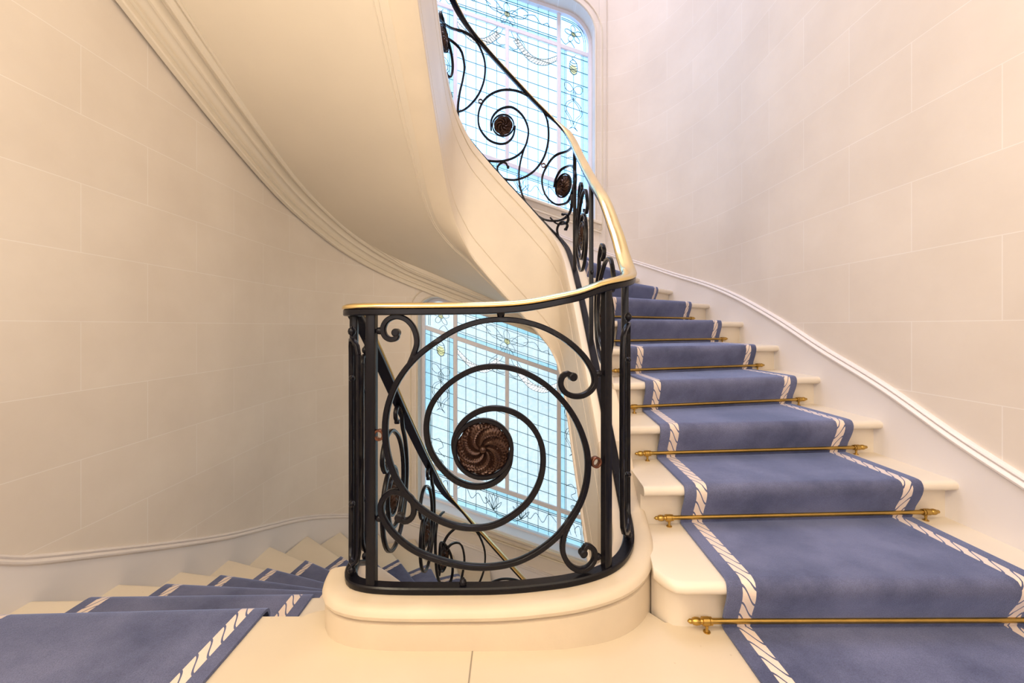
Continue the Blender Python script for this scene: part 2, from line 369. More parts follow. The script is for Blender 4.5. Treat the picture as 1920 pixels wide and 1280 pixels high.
m.add([(p.x, YW, p.y) for p in flat], [list(t) for t in tessellate_polygon(loops)], [(sA + FX1 - p.x, p.y) for p in flat])
for h in holes:
    n = len(h); gl = [(x, YW, z) for x, z in h]; bk = [(x, YG + .08, z) for x, z in h]
    m.grid([gl, bk], closed_v=True, uv=[[(sA + FX1 - x, z) for x, z in h]] * 2)
tag(m.build('wall_far', WALL, smooth=False), kind='structure')
m = MB(); m.box((WXL - .05, -1.6, ZB), (WXR + .05, -1.5, ZT)); tag(m.build('wall_back', PLASTER, smooth=False), kind='structure')
m = MB(); m.box((WXL - .1, -1.6, ZT), (WXR + .1, 5.3, ZT + .1)); tag(m.build('ceiling', PLASTER, smooth=False), kind='structure')

# window surrounds and windows
def ring(mb, o, y0, y1, w):
    """moulded frame following outline o, inner side shrunk by w"""
    n = len(o); cx = sum(p[0] for p in o) / n; ins = []
    for i in range(n):
        a = np.array(o[i - 1]); b = np.array(o[(i + 1) % n]); t = b - a; t = t / (np.linalg.norm(t) + 1e-9); ins.append((o[i][0] - t[1] * w, o[i][1] + t[0] * w))
    mb.grid([[(x, y1, z) for x, z in o], [(x, y0, z) for x, z in o], [(x, y0, z) for x, z in ins], [(x, y1, z) for x, z in ins]], closed_u=True, closed_v=True)
def spline(p, n=8):
    pa = Path(p, False); return [tuple(pa.at(pa.L * k / (n * (len(p) - 1)))) for k in range(n * (len(p) - 1) + 1)]
def make_window(name, dz):
    w = bpy.data.objects.new(name, None); COL.objects.link(w); w.location = (WXC, YG, dz); w['kind'] = 'structure'
    inv = (-WXC, -YG, -dz)
    def put(mb): mb.v = [(x + inv[0], y + inv[1], z + inv[2]) for x, y, z in mb.v]; return mb
    def sh(x, z, y=YG): return (x, y, z + dz + SL * (x - WXC))
    f = MB(); o = [(x, z + dz) for x, z in para(WXC - .005, 1.035, WT + .04, WBm - .05, .30, .05)]
    ring(f, o, YG - .05, YG + .06, .040)
    fr = put(f).build('window_frame', FRAME, w, angle=50)
    def strip(mb, a, b, wd, dp, y=YG): 
        mb.bar([sh(*a, y), sh(*b, y)], (0, 1, 0), wd, dp)
    xs = [WXC - 1.03, WXC - .635, WXC, WXC + .635, WXC + 1.03]
    T1, B1 = .613, -1.06
    for x in (xs[1], xs[3]):
        q = MB(); strip(q, (x, WBm - .01), (x, WT + .01), .050, .045); put(q).build('mullion', FRAME, w)
    q = MB(); strip(q, (xs[2], B1), (xs[2], T1), .048, .045); put(q).build('mullion', FRAME, w)
    for z in (T1, B1):
        q = MB(); strip(q, (xs[0] + .01, z), (xs[4] - .01, z), .052, .040); put(q).build('transom', FRAME, w)
    q = MB(); strip(q, (xs[0] + .01, WBm - .045), (xs[4] - .01, WBm - .045), .030, .25, YG - .12); put(q).build('sill', FRAME, w)
    # glass: pale centre and aqua margins, cut to the leaning outline
    g = MB(); oo = [(x, z + dz) for x, z in para(WXC - .005, 1.02, WT + .03, WBm - .035, .27, .04)]
    g.add([(x, YG + .012, z) for x, z in oo] + [(x, YG + .018, z) for x, z in oo], [list(range(len(oo))), list(range(2 * len(oo) - 1, len(oo) - 1, -1))])
    put(g).build('pale_glass', GLASS if dz == 0 else GLASS_UP, w, smooth=False)
    gb = MB()
    def pane(x0, x1, z0, z1, mb, y=YG + .009):
        mb.add([sh(x0, z0, y), sh(x1, z0, y), sh(x1, z1, y), sh(x0, z1, y)], [[0, 1, 2, 3]])
    for a, b in ((xs[0] + .02, xs[0] + .09), (xs[1] - .075, xs[1] - .01), (xs[3] + .01, xs[3] + .075), (xs[4] - .10, xs[4] - .03)):
        pane(a, b, B1 + .02, T1 - .02, gb)
    pane(xs[0] + .02, xs[4] - .03, WBm - .03, WBm + .05, gb); pane(xs[0] + .02, xs[4] - .03, B1 - .075, B1 - .02, gb)
    pane(xs[1], xs[3], WT - .05, WT + .025, gb); pane(xs[1], xs[3], T1 + .02, T1 + .07, gb)
    put(gb).build('aqua_glass', GLASSB if dz == 0 else GLASSB_UP, w, smooth=False)
    # leading
    l = MB(); LW = .0052
    def lead(pts, w=LW): l.bar([sh(x, z, YG + .002) for x, z in pts], (0, 1, 0), w, .008, bev=.1)
    def V(x, a, b, w=LW): lead([(x, a), (x, b)], w)
    def H(z, a, b, w=LW): lead([(a, z), (b, z)], w)
    for i in range(1, 5): V(xs[1] + .127 * i, B1, T1 - .0)
    for i in range(1, 5): V(xs[2] + .127 * i, B1, T1)
    for i in range(1, 10): V(xs[1] + .127 * i, WBm, B1); V(xs[1] + .127 * i, T1, WT)
    k = 0; z = B1 + .155
    while z < T1 - .03:
        H(z, xs[1], xs[3]); H(z + .02, xs[0] + .02, xs[1]); H(z + .02, xs[3], xs[4] - .03); z += .158
    for x in (xs[0] + .09, xs[0] + .105, xs[1] - .075, xs[1] - .092, xs[3] + .075, xs[3] + .092, xs[4] - .10, xs[4] - .118): V(x, WBm, T1 + (.0 if True else 0))
    for zz in (WBm + .05, WBm + .07, B1 - .075, B1 - .095): H(zz, xs[0] + .03, xs[4] - .03)
    for zz in (WT - .05, WT - .075, T1 + .07, T1 + .095, (WT + T1) / 2): H(zz, xs[1], xs[3])
    thin = .0045
    def loop(cx, cz, a, b, rot=0, w=thin, n=14):
        lead([(cx + a * math.cos(2*math.pi*k/n) * math.cos(rot) - b * math.sin(2*math.pi*k/n) * math.sin(rot), cz + a * math.cos(2*math.pi*k/n) * math.sin(rot) + b * math.sin(2*math.pi*k/n) * math.cos(rot)) for k in range(n + 1)], w)
    def curve(p, w=thin): lead(spline(p, 5), w)
    yel = MB(); wht = MB()
    def disc(mb, cx, cz, a, b, n=14): mb.add([sh(cx + a * math.cos(2*math.pi*k/n), cz + b * math.sin(2*math.pi*k/n), YG + .005) for k in range(n)], [list(range(n))])
    def flower(cx, cz, r):
        for k in range(5):
            a = 2 * math.pi * k / 5 + .4; loop(cx + r * .62 * math.cos(a), cz + r * .62 * math.sin(a), r * .42, r * .27, a)
        loop(cx, cz, r * .26, r * .26); loop(cx, cz, r * .12, r * .12); disc(yel, cx, cz, r * .25, r * .25)
    for sd in (-1, 1):
        c = WXC + sd * .815
        flower(c - sd * .0, T1 + .20, .105)
        curve([(c - sd * .15, T1 + .36), (c, T1 + .345), (c + sd * .10, T1 + .29), (c + sd * .145, T1 + .18), (c + sd * .15, T1 + .04)])
        curve([(c - sd * .15, T1 + .34), (c, T1 + .325), (c + sd * .085, T1 + .27), (c + sd * .125, T1 + .17), (c + sd * .13, T1 + .04)])
        curve([(c - sd * .16, T1 + .11), (c - sd * .10, T1 + .05), (c - sd * .04, T1 + .10), (c + sd * .02, T1 + .03)])
        # fir cone
        loop(c, T1 - .20, .050, .090, 0, .006); disc(yel, c, T1 - .225, .046, .058)
        for k in range(-2, 3):
            curve([(c - .045, T1 - .20 + k * .030), (c, T1 - .225 + k * .034), (c + .045, T1 - .20 + k * .030)])
        curve([(c, T1 - .11), (c - .02, T1 - .09), (c + .012, T1 - .065), (c + .03, T1 - .04)]); V(c, T1 - .90, T1 - .29)
        # ribbon bow and trailing ends
        zb = T1 - .47
        for q in (-1, 1):
            curve([(c, zb), (c + q * .05, zb + .055), (c + q * .105, zb + .05), (c + q * .10, zb - .02), (c + q * .045, zb - .045), (c, zb)])
            curve([(c + q * .02, zb - .02), (c + q * .03, zb - .10), (c - q * .06, zb - .20), (c - q * .085, zb - .28), (c - q * .03, zb - .36), (c - q * .005, zb - .44), (c - q * .05, zb - .50)])
            curve([(c + q * .005, zb - .03), (c + q * .015, zb - .10), (c - q * .085, zb - .19), (c - q * .105, zb - .29), (c - q * .05, zb - .37), (c - q * .025, zb - .45)])
            curve([(c - q * .05, zb - .50), (c, zb - .47), (c + q * .05, zb - .50)])
        curve([(c - .09, B1 + .32), (c - .02, B1 + .36), (c + .03, B1 + .28), (c - .03, B1 + .22), (c + .05, B1 + .16)]); loop(c, B1 + .08, .03, .03); loop(c, B1 + .08, .016, .016)
        for k in range(3): curve([(c - .10 + .07 * k, WBm + .10), (c - .12 + .07 * k, WBm + .19), (c - .07 + .07 * k, WBm + .24), (c - .05 + .07 * k, WBm + .14)])
    # bouquet with ribbons and the two swags that hang from it
    cz = T1 + .17
    flower(WXC, cz, .13)
    for q in (-1, 1):
        curve([(WXC + q * .05, cz + .02), (WXC + q * .17, cz + .13), (WXC + q * .26, cz + .10), (WXC + q * .20, cz + .01), (WXC + q * .06, cz - .01)])
        curve([(WXC + q * .2, cz + .05), (WXC + q * .34, cz + .10), (WXC + q * .42, cz + .02), (WXC + q * .50, cz + .06), (WXC + q * .52, cz + .01)])
        curve([(WXC + q * .04, cz - .08), (WXC + q * .12, cz - .20), (WXC + q * .22, cz - .33), (WXC + q * .16, cz - .42), (WXC + q * .03, cz - .40)])
        curve([(WXC + q * .02, cz - .10), (WXC + q * .07, cz - .24), (WXC + q * .15, cz - .34), (WXC + q * .10, cz - .40), (WXC, cz - .37)])
        top = [(WXC + q * .61, cz - .30), (WXC + q * .45, cz - .40), (WXC + q * .30, cz - .40), (WXC + q * .12, cz - .24)]
        bot = [(WXC + q * .61, cz - .36), (WXC + q * .45, cz - .475), (WXC + q * .27, cz - .475), (WXC + q * .08, cz - .30)]
        curve(top); curve(bot)
        A = spline(top, 6); B = spline(bot, 6)
        for k in range(0, len(A) - 1, 1):
            x0, z0 = A[k]; x1, z1 = B[min(k + 1, len(B) - 1)]; mx, mz = (x0 + x1) / 2, (z0 + z1) / 2
            lead([(x0, z0), (mx + q * .012, mz + .004), (x1, z1)], .0035)
            wht.add([sh(*A[k], YG + .006), sh(*A[k + 1], YG + .006), sh(*B[k + 1], YG + .006), sh(*B[k], YG + .006)], [[0, 1, 2, 3]])
    # lilies and waving ribbon in the bottom panel
    zc = (WBm + B1) / 2 - .01
    curve([(xs[1] + .03, zc + .02), (xs[1] + .12, zc + .09), (xs[1] + .20, zc - .04), (xs[1] + .28, zc + .05), (xs[1] + .36, zc - .05), (xs[1] + .42, zc + .01)])
    curve([(xs[3] - .03, zc + .02), (xs[3] - .12, zc + .09), (xs[3] - .20, zc - .04), (xs[3] - .28, zc + .05), (xs[3] - .36, zc - .05), (xs[3] - .42, zc + .01)])
    for q in (-1, 1):
        bx = WXC + q * .17
        for a in (-.9, -.45, 0, .45, .9):
            ex, ez = bx + .13 * math.sin(a), zc - .09 + .20 * math.cos(a); sx = .018 * math.cos(a)
            curve([(bx, zc - .09), ((bx + ex) / 2 - sx, (zc - .09 + ez) / 2), (ex, ez), ((bx + ex) / 2 + sx + .012, (zc - .09 + ez) / 2), (bx, zc - .09)])
        curve([(bx, zc - .09), (bx - q * .08, zc - .14), (WXC, zc - .10)])
    put(l).build('leading', LEAD, w, smooth=False)
    put(yel).build('yellow_glass', GLASSY, w, smooth=False); put(wht).build('white_glass', GLASSW, w, smooth=False)
    return w
make_window('window_1', 0.0); make_window('window_2', FLOOR)
for i, dz in enumerate((0, FLOOR)):
    q = MB()
    for e, rr in ((.085, .36), (.012, .31)):
        o = [(x, z + dz) for x, z in para(WXC - .005, 1.035 + e, WT + .04 + e, WBm - .05 - e, rr, .05)]
        q.bar([(x, YW - .004, z) for x, z in o], (0, 1, 0), .016, .018, closed=True, bev=.5)
    if dz == 0 or True:
        pl = [(WXC - 1.10, WBm - .055), (WXC + 1.10, WBm - .055)]
        q.bar([(x, YW - .02, z + dz + SL * (x - WXC)) for x, z in pl], (0, 1, 0), .03, .06)
        q.bar([(x, YW - .01, z - .10 + dz + SL * (x - WXC)) for x, z in pl], (0, 1, 0), .02, .03)
    tag(q.build('trim_%d' % (i + 1), PLASTER), kind='structure')

# ------------------------------------------------------------------ landing and lower floor
front = [tuple(RAIL.at(s)) for s in dense(RAIL, -0.02, RAIL.near(.40, 1.46), 0.03)]
poly = [(WXL - .02, -1.5), (WXR + .02, -1.5), (WXR + .02, 1.36), (.50, 1.36), (.44, 1.44)] + front[::-1] + [(-.62, 1.425), (-.67, 1.41), (-.70, 1.388), (WXL - .02, 1.388)]
def slab(name, poly, z0, z1, mat_, parent=None, bev=0.0):
    bm = bmesh.new(); vs = [bm.verts.new((x, y, z0)) for x, y in poly]; f = bm.faces.new(vs)
    r = bmesh.ops.extrude_face_region(bm, geom=[f]); bmesh.ops.translate(bm, verts=[v for v in r['geom'] if isinstance(v, bmesh.types.BMVert)], vec=(0, 0, z1 - z0))
    bmesh.ops.recalc_face_normals(bm, faces=bm.faces)
    bmesh.ops.triangulate(bm, faces=[f for f in bm.faces if len(f.verts) > 4])
    me = bpy.data.meshes.new(name); bm.to_mesh(me); bm.free(); me.materials.append(mat_)
    o = bpy.data.objects.new(name, me); COL.objects.link(o)
    if parent: o.parent = parent
    return o
fl = slab('floor', poly, -0.045, 0.0, PAVING); tag(fl, kind='structure')
poly2 = [(x, y - .03 if y > 1.38 and x < -.6 else y) for x, y in poly]
tag(slab('floor', poly2, -0.9, -0.0451, STONE), kind='structure')
tag(slab('floor', [(WXL - .02, -1.5), (WXR + .02, -1.5), (WXR + .02, 5.0), (WXL - .02, 5.0)], -4.12, -4.02, STONE), kind='structure')
polyu = [(WXL - .02, -1.5), (WXR + .02, -1.5), (WXR + .02, 1.33), (.52, 1.33)] + front[::-1] + [(-.70, 1.388), (WXL - .02, 1.388)]
tag(slab('ceiling', polyu, FLOOR - .9, FLOOR, PLASTER), kind='structure')
q = MB()      # stone joints of the landing paving
for a, b in (((-.118, 1.245), (-.112, -1.4)),):
    q.bar([(a[0], a[1], .0008), (b[0], b[1], .0008)], (0, 0, 1), .0035, .0014, bev=0)
tag(q.build('trim_4', mat('grey_joint', (0.30, 0.25, 0.19), .8), smooth=False), kind='structure')

# ------------------------------------------------------------------ staircase
def L2(t, v): a = NI(t) if t != 1 else np.array([.450, 1.288]); b = NO(t, .004); return a + (b - a) * v
def step_mesh(k, name, parent):
    """one stone step: bullnosed tread over a riser, from nosing line k back to line k+1"""
    m = MB(); NV = 24; rows = []
    prof = [(.12, 0), (.024, 0), (.012, -.002), (.003, -.009), (0, -.020), (.003, -.031), (.011, -.038), (.022, -.041), (.046, -.042), (.052, -.044), (.055, -.048), (.055, -R - .02)]
    for j in range(NV + 1):
        v = j / NV; a = L2(k, v); b = L2(k + 1, v); d = b - a; ln = np.linalg.norm(d); d = d / ln
        bul = 0.0; v = (j / NV) ** 1.5; a = L2(k, v); b = L2(k + 1, v); d = b - a; ln = np.linalg.norm(d); d = d / ln
        if k == 1: bul = 0.085 * max(0.0, 1 - v / .055) ** 1.8   # the first nosing turns back into the kerb
        z = R * k; row = [(ln + .067, 0)] + prof + [(ln + .067, -R - .02)]
        rows.append([(a[0] + d[0] * (min(f + bul, ln + .067)), a[1] + d[1] * (min(f + bul, ln + .067)), z + h) for f, h in row])
    m.grid(rows, closed_v=True); m.cap(rows[0]); m.cap(rows[-1][::-1])
    return m.build(name, STONE, parent, angle=50)
up = thing('stone_staircase', 'cream stone staircase curving up to the right behind the railing, with closed curving string', 'staircase', loc=(0, 0, 0))
down = thing('stone_staircase', 'cream stone staircase winding down at the left below the landing', 'staircase', loc=(0, 0, -FLOOR))
for k in range(1, 24):
    o = step_mesh(k, 'step', up)
    if k >= 7:
        c = o.copy(); COL.objects.link(c); c.parent = down
def stringer(s0, s1, parent, name='string', mt=None):
    m = MB(); rows = []
    for s in dense(RAIL, s0, s1, .022):
        zt = ztop(s); D = zt - (lvl(s) - .9)
        up_ = [(-.060, -.014), (-.055, -.004), (-.044, 0), (.058, 0), (.074, -.003), (.084, -.012), (.088, -.024), (.085, -.035), (.079, -.040), (.068, -.0435), (.068, -.0475), (.080, -.051)]
        dn = [(.080, -D), (.070, -D - .006), (-.044, -D - .006), (-.055, -D), (-.070, -D + .006), (-.074, -D + .016), (-.070, -D + .026), (-.060, -D + .031), (-.060, -D + .172), (-.054, -D + .177), (-.054, -D + .181), (-.060, -D + .186),
              (-.060, -.242), (-.054, -.238), (-.054, -.234), (-.060, -.229), (-.060, -.096), (-.053, -.090), (-.053, -.084), (-.062, -.079)]
        p = RAIL.at(s); n = RAIL.nrm(s)
        rows.append([(p[0] + n[0] * a, p[1] + n[1] * a, zt + h) for a, h in up_ + dn])
    m.grid(rows, closed_v=True); m.cap(rows[0]); m.cap(rows[-1][::-1])
    return m.build(name, mt or STRING, parent, angle=32)
STRING = mat('cream_stone_string', (0.76, 0.66, 0.52), 0.48, noise=0.09, nscale=4.0, bump=0.08, bscale=40)
KERB = mat('worn_golden_stone_kerb', (0.63, 0.525, 0.385), 0.48, noise=0.13, nscale=5.0, bump=0.15, bscale=40)
sK = RAIL.near(.46, 1.95)
stringer(0.0, sK, up, 'kerb', KERB)
stringer(sK, LR, up)
stringer(SI[7], LR - .001, down)
def soffit(t0, t1, parent):
    m = MB(); rows = []; cr = []
    n = int((t1 - t0) * 7)
    prof = [(0, 0), (.050, 0), (.054, -.005), (.058, 0), (.078, 0), (.082, -.006), (.088, -.002), (.095, 0)]
    for i in range(n + 1):
        t = t0 + (t1 - t0) * i / n; a = RAIL.off(_si(t), .078); b = NO(t, .02); d = b - a; ln = np.linalg.norm(d); d = d / ln; z = lvl(_si(t)) - .9
        row = [(a[0] + d[0] * e, a[1] + d[1] * e, z + h) for e, h in prof] + [(a[0] + d[0] * e, a[1] + d[1] * e, z + (R * t - .9 - z) * (e - .095) / (ln - .095)) for e in np.linspace(.2, ln, 9)]
        rows.append(row)
        w = NO(t, .01); nn = -OUT.nrm(_so(t)); zz = R * t - .9
        cp = [(-.01, -.198), (.020, -.198), (.026, -.190), (.026, -.160), (.020, -.156), (.020, -.150), (.036, -.144), (.036, -.128), (.030, -.124), (.032, -.108), (.040, -.094), (.054, -.082), (.070, -.078), (.070, -.088), (.084, -.088), (.092, -.076), (.094, -.062),
              (.100, -.024), (.116, -.010), (.122, -.040), (.136, -.048), (.154, -.042), (.166, -.026), (.168, -.014), (.176, -.014), (.180, -.026), (.192, -.024), (.194, -.008), (.212, -.006), (.214, .14), (-.01, .14)]
        cr.append([(w[0] + nn[0] * (e + .018), w[1] + nn[1] * (e + .018), zz + h) for e, h in cp])
    m.grid(rows); m.build('soffit', PLASTER, parent, angle=20)
    c = MB(); c.grid(cr, closed_v=True); c.cap(cr[0]); c.cap(cr[-1][::-1]); c.build('cornice', PLASTER, parent, angle=28)
soffit(1.0, 24.0, up)
soffit(7.0, 24.0, down)

jb = MB(); _p = OUT.off(OUT.near(1.10, 4.845), .015)
jb.bar([(_p[0], _p[1], 1.9), (_p[0], _p[1], 4.86)], (.2, 1, 0), .014, .022, bev=.6)
tag(jb.build('trim_3', WALL), kind='structure')
# skirting against the walls (it follows the stairs)
for dz, nm in ((0, ''), (-FLOOR, '')):
    for side, a, b in (('right', 0.0, sA), ('far', sA, sB), ('left', sB, OUT.L)):
        if dz < 0 and side == 'right': continue
        m = MB(); bd = MB(); r1 = []; r2 = []
        for s in dense(OUT, a, b, .05):
            p = OUT.at(s); n = OUT.nrm(s); z = lvlo(s) + .185 + dz
            r1.append([(p[0] + n[0] * e, p[1] + n[1] * e, z + h) for e, h in [(.023, -.045), (0, -.045), (0, -.62), (.023, -.62)]])
            r2.append([(p[0] + n[0] * e, p[1] + n[1] * e, z + h) for e, h in [(.023, 0), (.010, 0), (.002, -.003), (-.002, -.009), (0, -.015), (.003, -.018), (-.006, -.022), (-.012, -.030), (-.011, -.038), (-.004, -.044), (.001, -.047), (.023, -.047)]])
        m.grid(r1, closed_v=True); m.cap(r1[0]); m.cap(r1[-1][::-1]); o = m.build('baseboard_' + side, SKIRT); tag(o, kind='structure')
        bd.grid(r2, closed_v=True); bd.cap(r2[0]); bd.cap(r2[-1][::-1]); bd.build('moulding', BEAD, o)

# ------------------------------------------------------------------ carpet runner and stair rods
CO = Path([(1.66,-1.4),(1.66,0),(1.66,1.3),(1.655,2.0),(1.645,2.5),(1.61,2.9),(1.575,3.3),(1.50,3.8),(1.30,4.12),(.8,4.40),(0,4.50),(-.8,4.35),(-1.25,3.97),(-1.47,3.55),(-1.59,3.195),(-1.65,2.81),(-1.717,2.425),(-1.74,2.07),(-1.756,1.72),(-1.76,1.3),(-1.76,0),(-1.76,-1.4)], False)
CI = Path([(.665,-1.4),(.665,0),(.667,1.3),(.680,1.64),(.690,1.93),(.71,2.19),(.70,2.6),(.68,3.0),(.60,3.4),(.35,3.6),(0,3.66),(-.4,3.6),(-.66,3.45),(-.76,3.1),(-.80,2.7),(-.82,2.2),(-.835,1.9),(-.832,1.39),(-.82,0),(-.82,-1.4)], False)
def cut(path, k):
    a, b = L2(k, 0), L2(k, 1); d = b - a; q = path.p - a; side = d[0] * q[:, 1] - d[1] * q[:, 0]; best = None
    for i in np.where(side[:-1] * side[1:] <= 0)[0]:
        f = side[i] / (side[i] - side[i + 1] + 1e-12); p = path.p[i] + (path.p[i + 1] - path.p[i]) * f; v = float(np.dot(p - a, d) / np.dot(d, d))
        if -.05 <= v <= 1.05: best = v
    return best
VA = {}; VB = {}
for k in range(1, 25): VA[k] = cut(CI, k); VB[k] = cut(CO, k)
for k in range(1, 25):
    if VA[k] is None: VA[k] = .13
    if VB[k] is None: VB[k] = .86
NC = 26
def carpet(name, k0, k1, start=None, end=None, label=''):
    rows = []; ca = [c / (NC - 1) for c in range(NC)]
    def row(k, f, z):
        out = []
        for c in ca:
            v = VA[k] + (VB[k] - VA[k]) * c; a = L2(k, v)
            if k < 24: d = L2(k + 1, v) - a
            else: d = np.array([0.0, -1.0])
            d = d / np.linalg.norm(d); p = a + d * f; out.append((p[0], p[1], z))
        return out
    T = .011
    if start is not None:       # flat on the landing before the first riser
        r1 = row(k0, .055 - T, R * (k0 - 1) + T); ys = np.linspace(start, 0, 12)
        for y in ys[:-1]:
            rows.append([(p[0] * 1.0, y + (p[1] - 0.0) * 0 if y < .9 else y, R * (k0 - 1) + T) for p in r1])
        rows.append([(p[0], 1.0, R * (k0 - 1) + T) for p in r1]); rows.append([(p[0], p[1] - .01, p[2]) for p in r1])
    for k in range(k0, k1 + 1):
        z = R * k; ch = .055 - T
        rows += [row(k, ch - .006, z - R + T), row(k, ch - .008, z - R + T + .008), row(k, .022, z - .105), row(k, .004, z - .070), row(k, -.006, z - .046), row(k, -T + .001, z - .030), row(k, -T, z - .018), row(k, -T + .004, z - .004), row(k, 0, z + T - .005), row(k, .012, z + T - .001), row(k, .030, z + T)]
        if k < k1:
            A = rows[-1]; B = row(k + 1, .055 - T - .014, z + T)
            for f in (.25, .5, .75): rows.append([tuple(np.array(a) * (1 - f) + np.array(b) * f) for a, b in zip(A, B)])
            rows.append(B)
    if end is not None:
        A = rows[-1]
        for f in np.linspace(.05, 1, 14): rows.append([(a[0], a[1] + (end - a[1]) * f, a[2]) for a in A])
    V = [0.0]
    for i in range(1, len(rows)):
        c = NC // 2; V.append(V[-1] + float(np.linalg.norm(np.array(rows[i][c]) - np.array(rows[i - 1][c]))))
    uv = []; cw = []
    for i, r in enumerate(rows):
        cum = [0.0]
        for j in range(1, NC): cum.append(cum[-1] + float(np.linalg.norm(np.array(r[j]) - np.array(r[j - 1]))))
        uv.append([(c, V[i]) for c in cum]); cw += [cum[-1]] * NC
    m = MB(); m.grid(rows, uv=uv)
    # turned-down selvedges so the wool has thickness
    for j in (0, NC - 1):
        pr = [[r[j], (np.array(r[j]) + (np.array(r[j + (1 if j == 0 else -1)]) - np.array(r[j])) * 0.02)] for r in rows]
        low = []
        for i, r in enumerate(rows):
            a = np.array(rows[min(i + 1, len(rows) - 1)][j]) - np.array(rows[max(i - 1, 0)][j]); w = np.array(r[1 if j == 0 else NC - 2]) - np.array(r[j])
            n = np.cross(a, w); n = n / (np.linalg.norm(n) + 1e-9); n = n if j == NC - 1 else -n
            low.append([r[j], tuple(np.array(r[j]) + n * -T * 0.9)])
        m.grid(low, uv=[[uv[i][j], uv[i][j]] for i in range(len(rows))]); cw += [c for i in range(len(rows)) for c in (cw[i * NC],) * 2]
    return m, cw
m, cw = carpet('stair_carpet', 1, 24, start=-1.35)
o = m.build('stair_carpet', CARPET, attr=('cw', cw), angle=60)
tag(o, 'blue carpet runner with cream rope borders climbing the right-hand stairs', 'carpet')
m, cw = carpet('stair_carpet', 7, 24, end=-1.35)
m.v = [(x, y, z - FLOOR) for x, y, z in m.v]
o = m.build('stair_carpet', CARPET, attr=('cw', cw), angle=60)
tag(o, 'blue carpet runner with cream rope borders covering the landing at left and going down', 'carpet')

ORD = ['lowest brass stair rod, on the landing at the foot of the first step', 'second brass stair rod from the bottom of the rising stairs', 'third brass stair rod from the bottom of the rising stairs', 'fourth brass stair rod from the bottom of the rising stairs',
       'fifth brass stair rod from the bottom, left end hidden by the railing', 'sixth brass stair rod from the bottom, just below eye level', 'highest visible brass stair rod, a thin line at eye level']
for k in range(1, 8):
    z = R * (k - 1) + .035
    a = L2(k, VA[k]); b = L2(k, VB[k]); u = (b - a) / np.linalg.norm(b - a); d = L2(k + 1, .5) - L2(k, .5); d /= np.linalg.norm(d)
    d = d - u * np.dot(d, u); d /= np.linalg.norm(d)
    A = a - u * .062 + d * .028; B = b + u * .062 + d * .028
    t = thing('stair_rod', ORD[k - 1], 'stair rod', 'brass stair rods on the rising stairs', loc=(A[0], A[1], z))
    lv = MB(); ln = float(np.linalg.norm(B - A)); ux = (u[0], u[1], 0)
    lv.lathe((0, 0, 0), ux, [(0, .0085), (ln, .0085)], 14); lv.build('rod', BRASSD, t)
    for e, sg in ((0, -1), (ln, 1)):
        f = MB(); c = (u[0] * e, u[1] * e, 0)
        f.lathe(c, (ux[0] * sg, ux[1] * sg, 0), [(-.028, .0085), (-.027, .0125), (-.020, .0125), (-.018, .010), (-.008, .0105), (-.006, .0135), (.002, .0135), (.004, .0095), (.010, .009), (.013, .0115), (.024, .0125), (.032, .010), (.036, .0065), (.039, .0075), (.043, .007), (.048, .003), (.050, .0005)], 14)
        f.build('finial', BRASSD, t)
        g = MB(); cc = (u[0] * (e - sg * .012), u[1] * (e - sg * .012))
        g.lathe((cc[0], cc[1], -.035), (0, 0, 1), [(0, .011), (.003, .011), (.004, .006), (.012, .004), (.016, .0055), (.027, .006)], 12)
        g.lathe((cc[0] , cc[1], 0), ux, [(-.006, .010), (-.006, .0135), (.006, .0135), (.006, .010)], 14)
        g.build('bracket', BRASSD, t)

# ------------------------------------------------------------------ wrought-iron balustrade
RH = .876       # top of the iron above the kerb
_ex = pchip([0, RAIL.near(0, 1.32), RAIL.near(.19, 1.333), RAIL.near(.30, 1.366), RAIL.near(.437, 1.56), RAIL.near(.454, 1.70), RAIL.near(.46, 1.85), RAIL.near(.46, 2.02), RAIL.near(.46, 2.3), RAIL.near(.46, 2.6), RAIL.near(.457, 2.9), LR - .5, LR], [0, .004, .022, .050, .080, .120, .155, .155, .105, .055, .026, .026, 0])
def ex(s): return _ex(s % LR)
def PX(px, py, s0, s1):
    """point of the balustrade plane (s, height over kerb) seen at a pixel of the photograph's frame"""
    ss = np.linspace(s0, s1, 700); P = np.array([RAIL.at(s) for s in ss]); q = P[:, 0] / P[:, 1] - (px - 960) / FPX
    i = np.where(q[:-1] * q[1:] <= 0)[0]
    if len(i): i = int(i[0]); f = q[i] / (q[i] - q[i + 1] + 1e-12); s = ss[i] + (ss[i + 1] - ss[i]) * f
    else: s = ss[int(np.argmin(np.abs(q)))]
    Y = RAIL.at(s)[1]; return s, EYE + (HOR - py) * Y / FPX - ztop(s)
def W3(s, h, n=0.0): p = RAIL.off(s, n); return (p[0], p[1], ztop(s) + h)
def N3(s): n = RAIL.nrm(s); return (n[0], n[1], 0)
def smooth(c, per=6):
    p = Path(c, False); n = per * (len(c) - 1); return [tuple(p.at(p.L * k / n)) for k in range(n + 1)]
PARTS = []       # (name, MB, material, s centre)
def scroll(c, w, d=.020, per=6, curl=False, curl0=False, taper=False):
    pts = smooth(c, per); m = MB(); n = len(pts); ww = [w] * n
    if taper: ww = [w * (1.12 - .34 * abs(2 * i / (n - 1) - 1) ** 1.5) for i in range(n)]
    m.bar([W3(*p) for p in pts], [N3(p[0]) for p in pts], ww, d)
    for on, p in ((curl, pts[-1]), (curl0, pts[0])):
        if on: q = W3(*p); N = N3(p[0]); m.lathe([q[i] - N[i] * d * .62 for i in range(3)], N, [(0, w * .55), (d * .12, w * .8), (d * 1.1, w * .8), (d * 1.24, w * .55)], 14)
    PARTS.append(('scroll', m, IRON, pts[n // 2][0]))
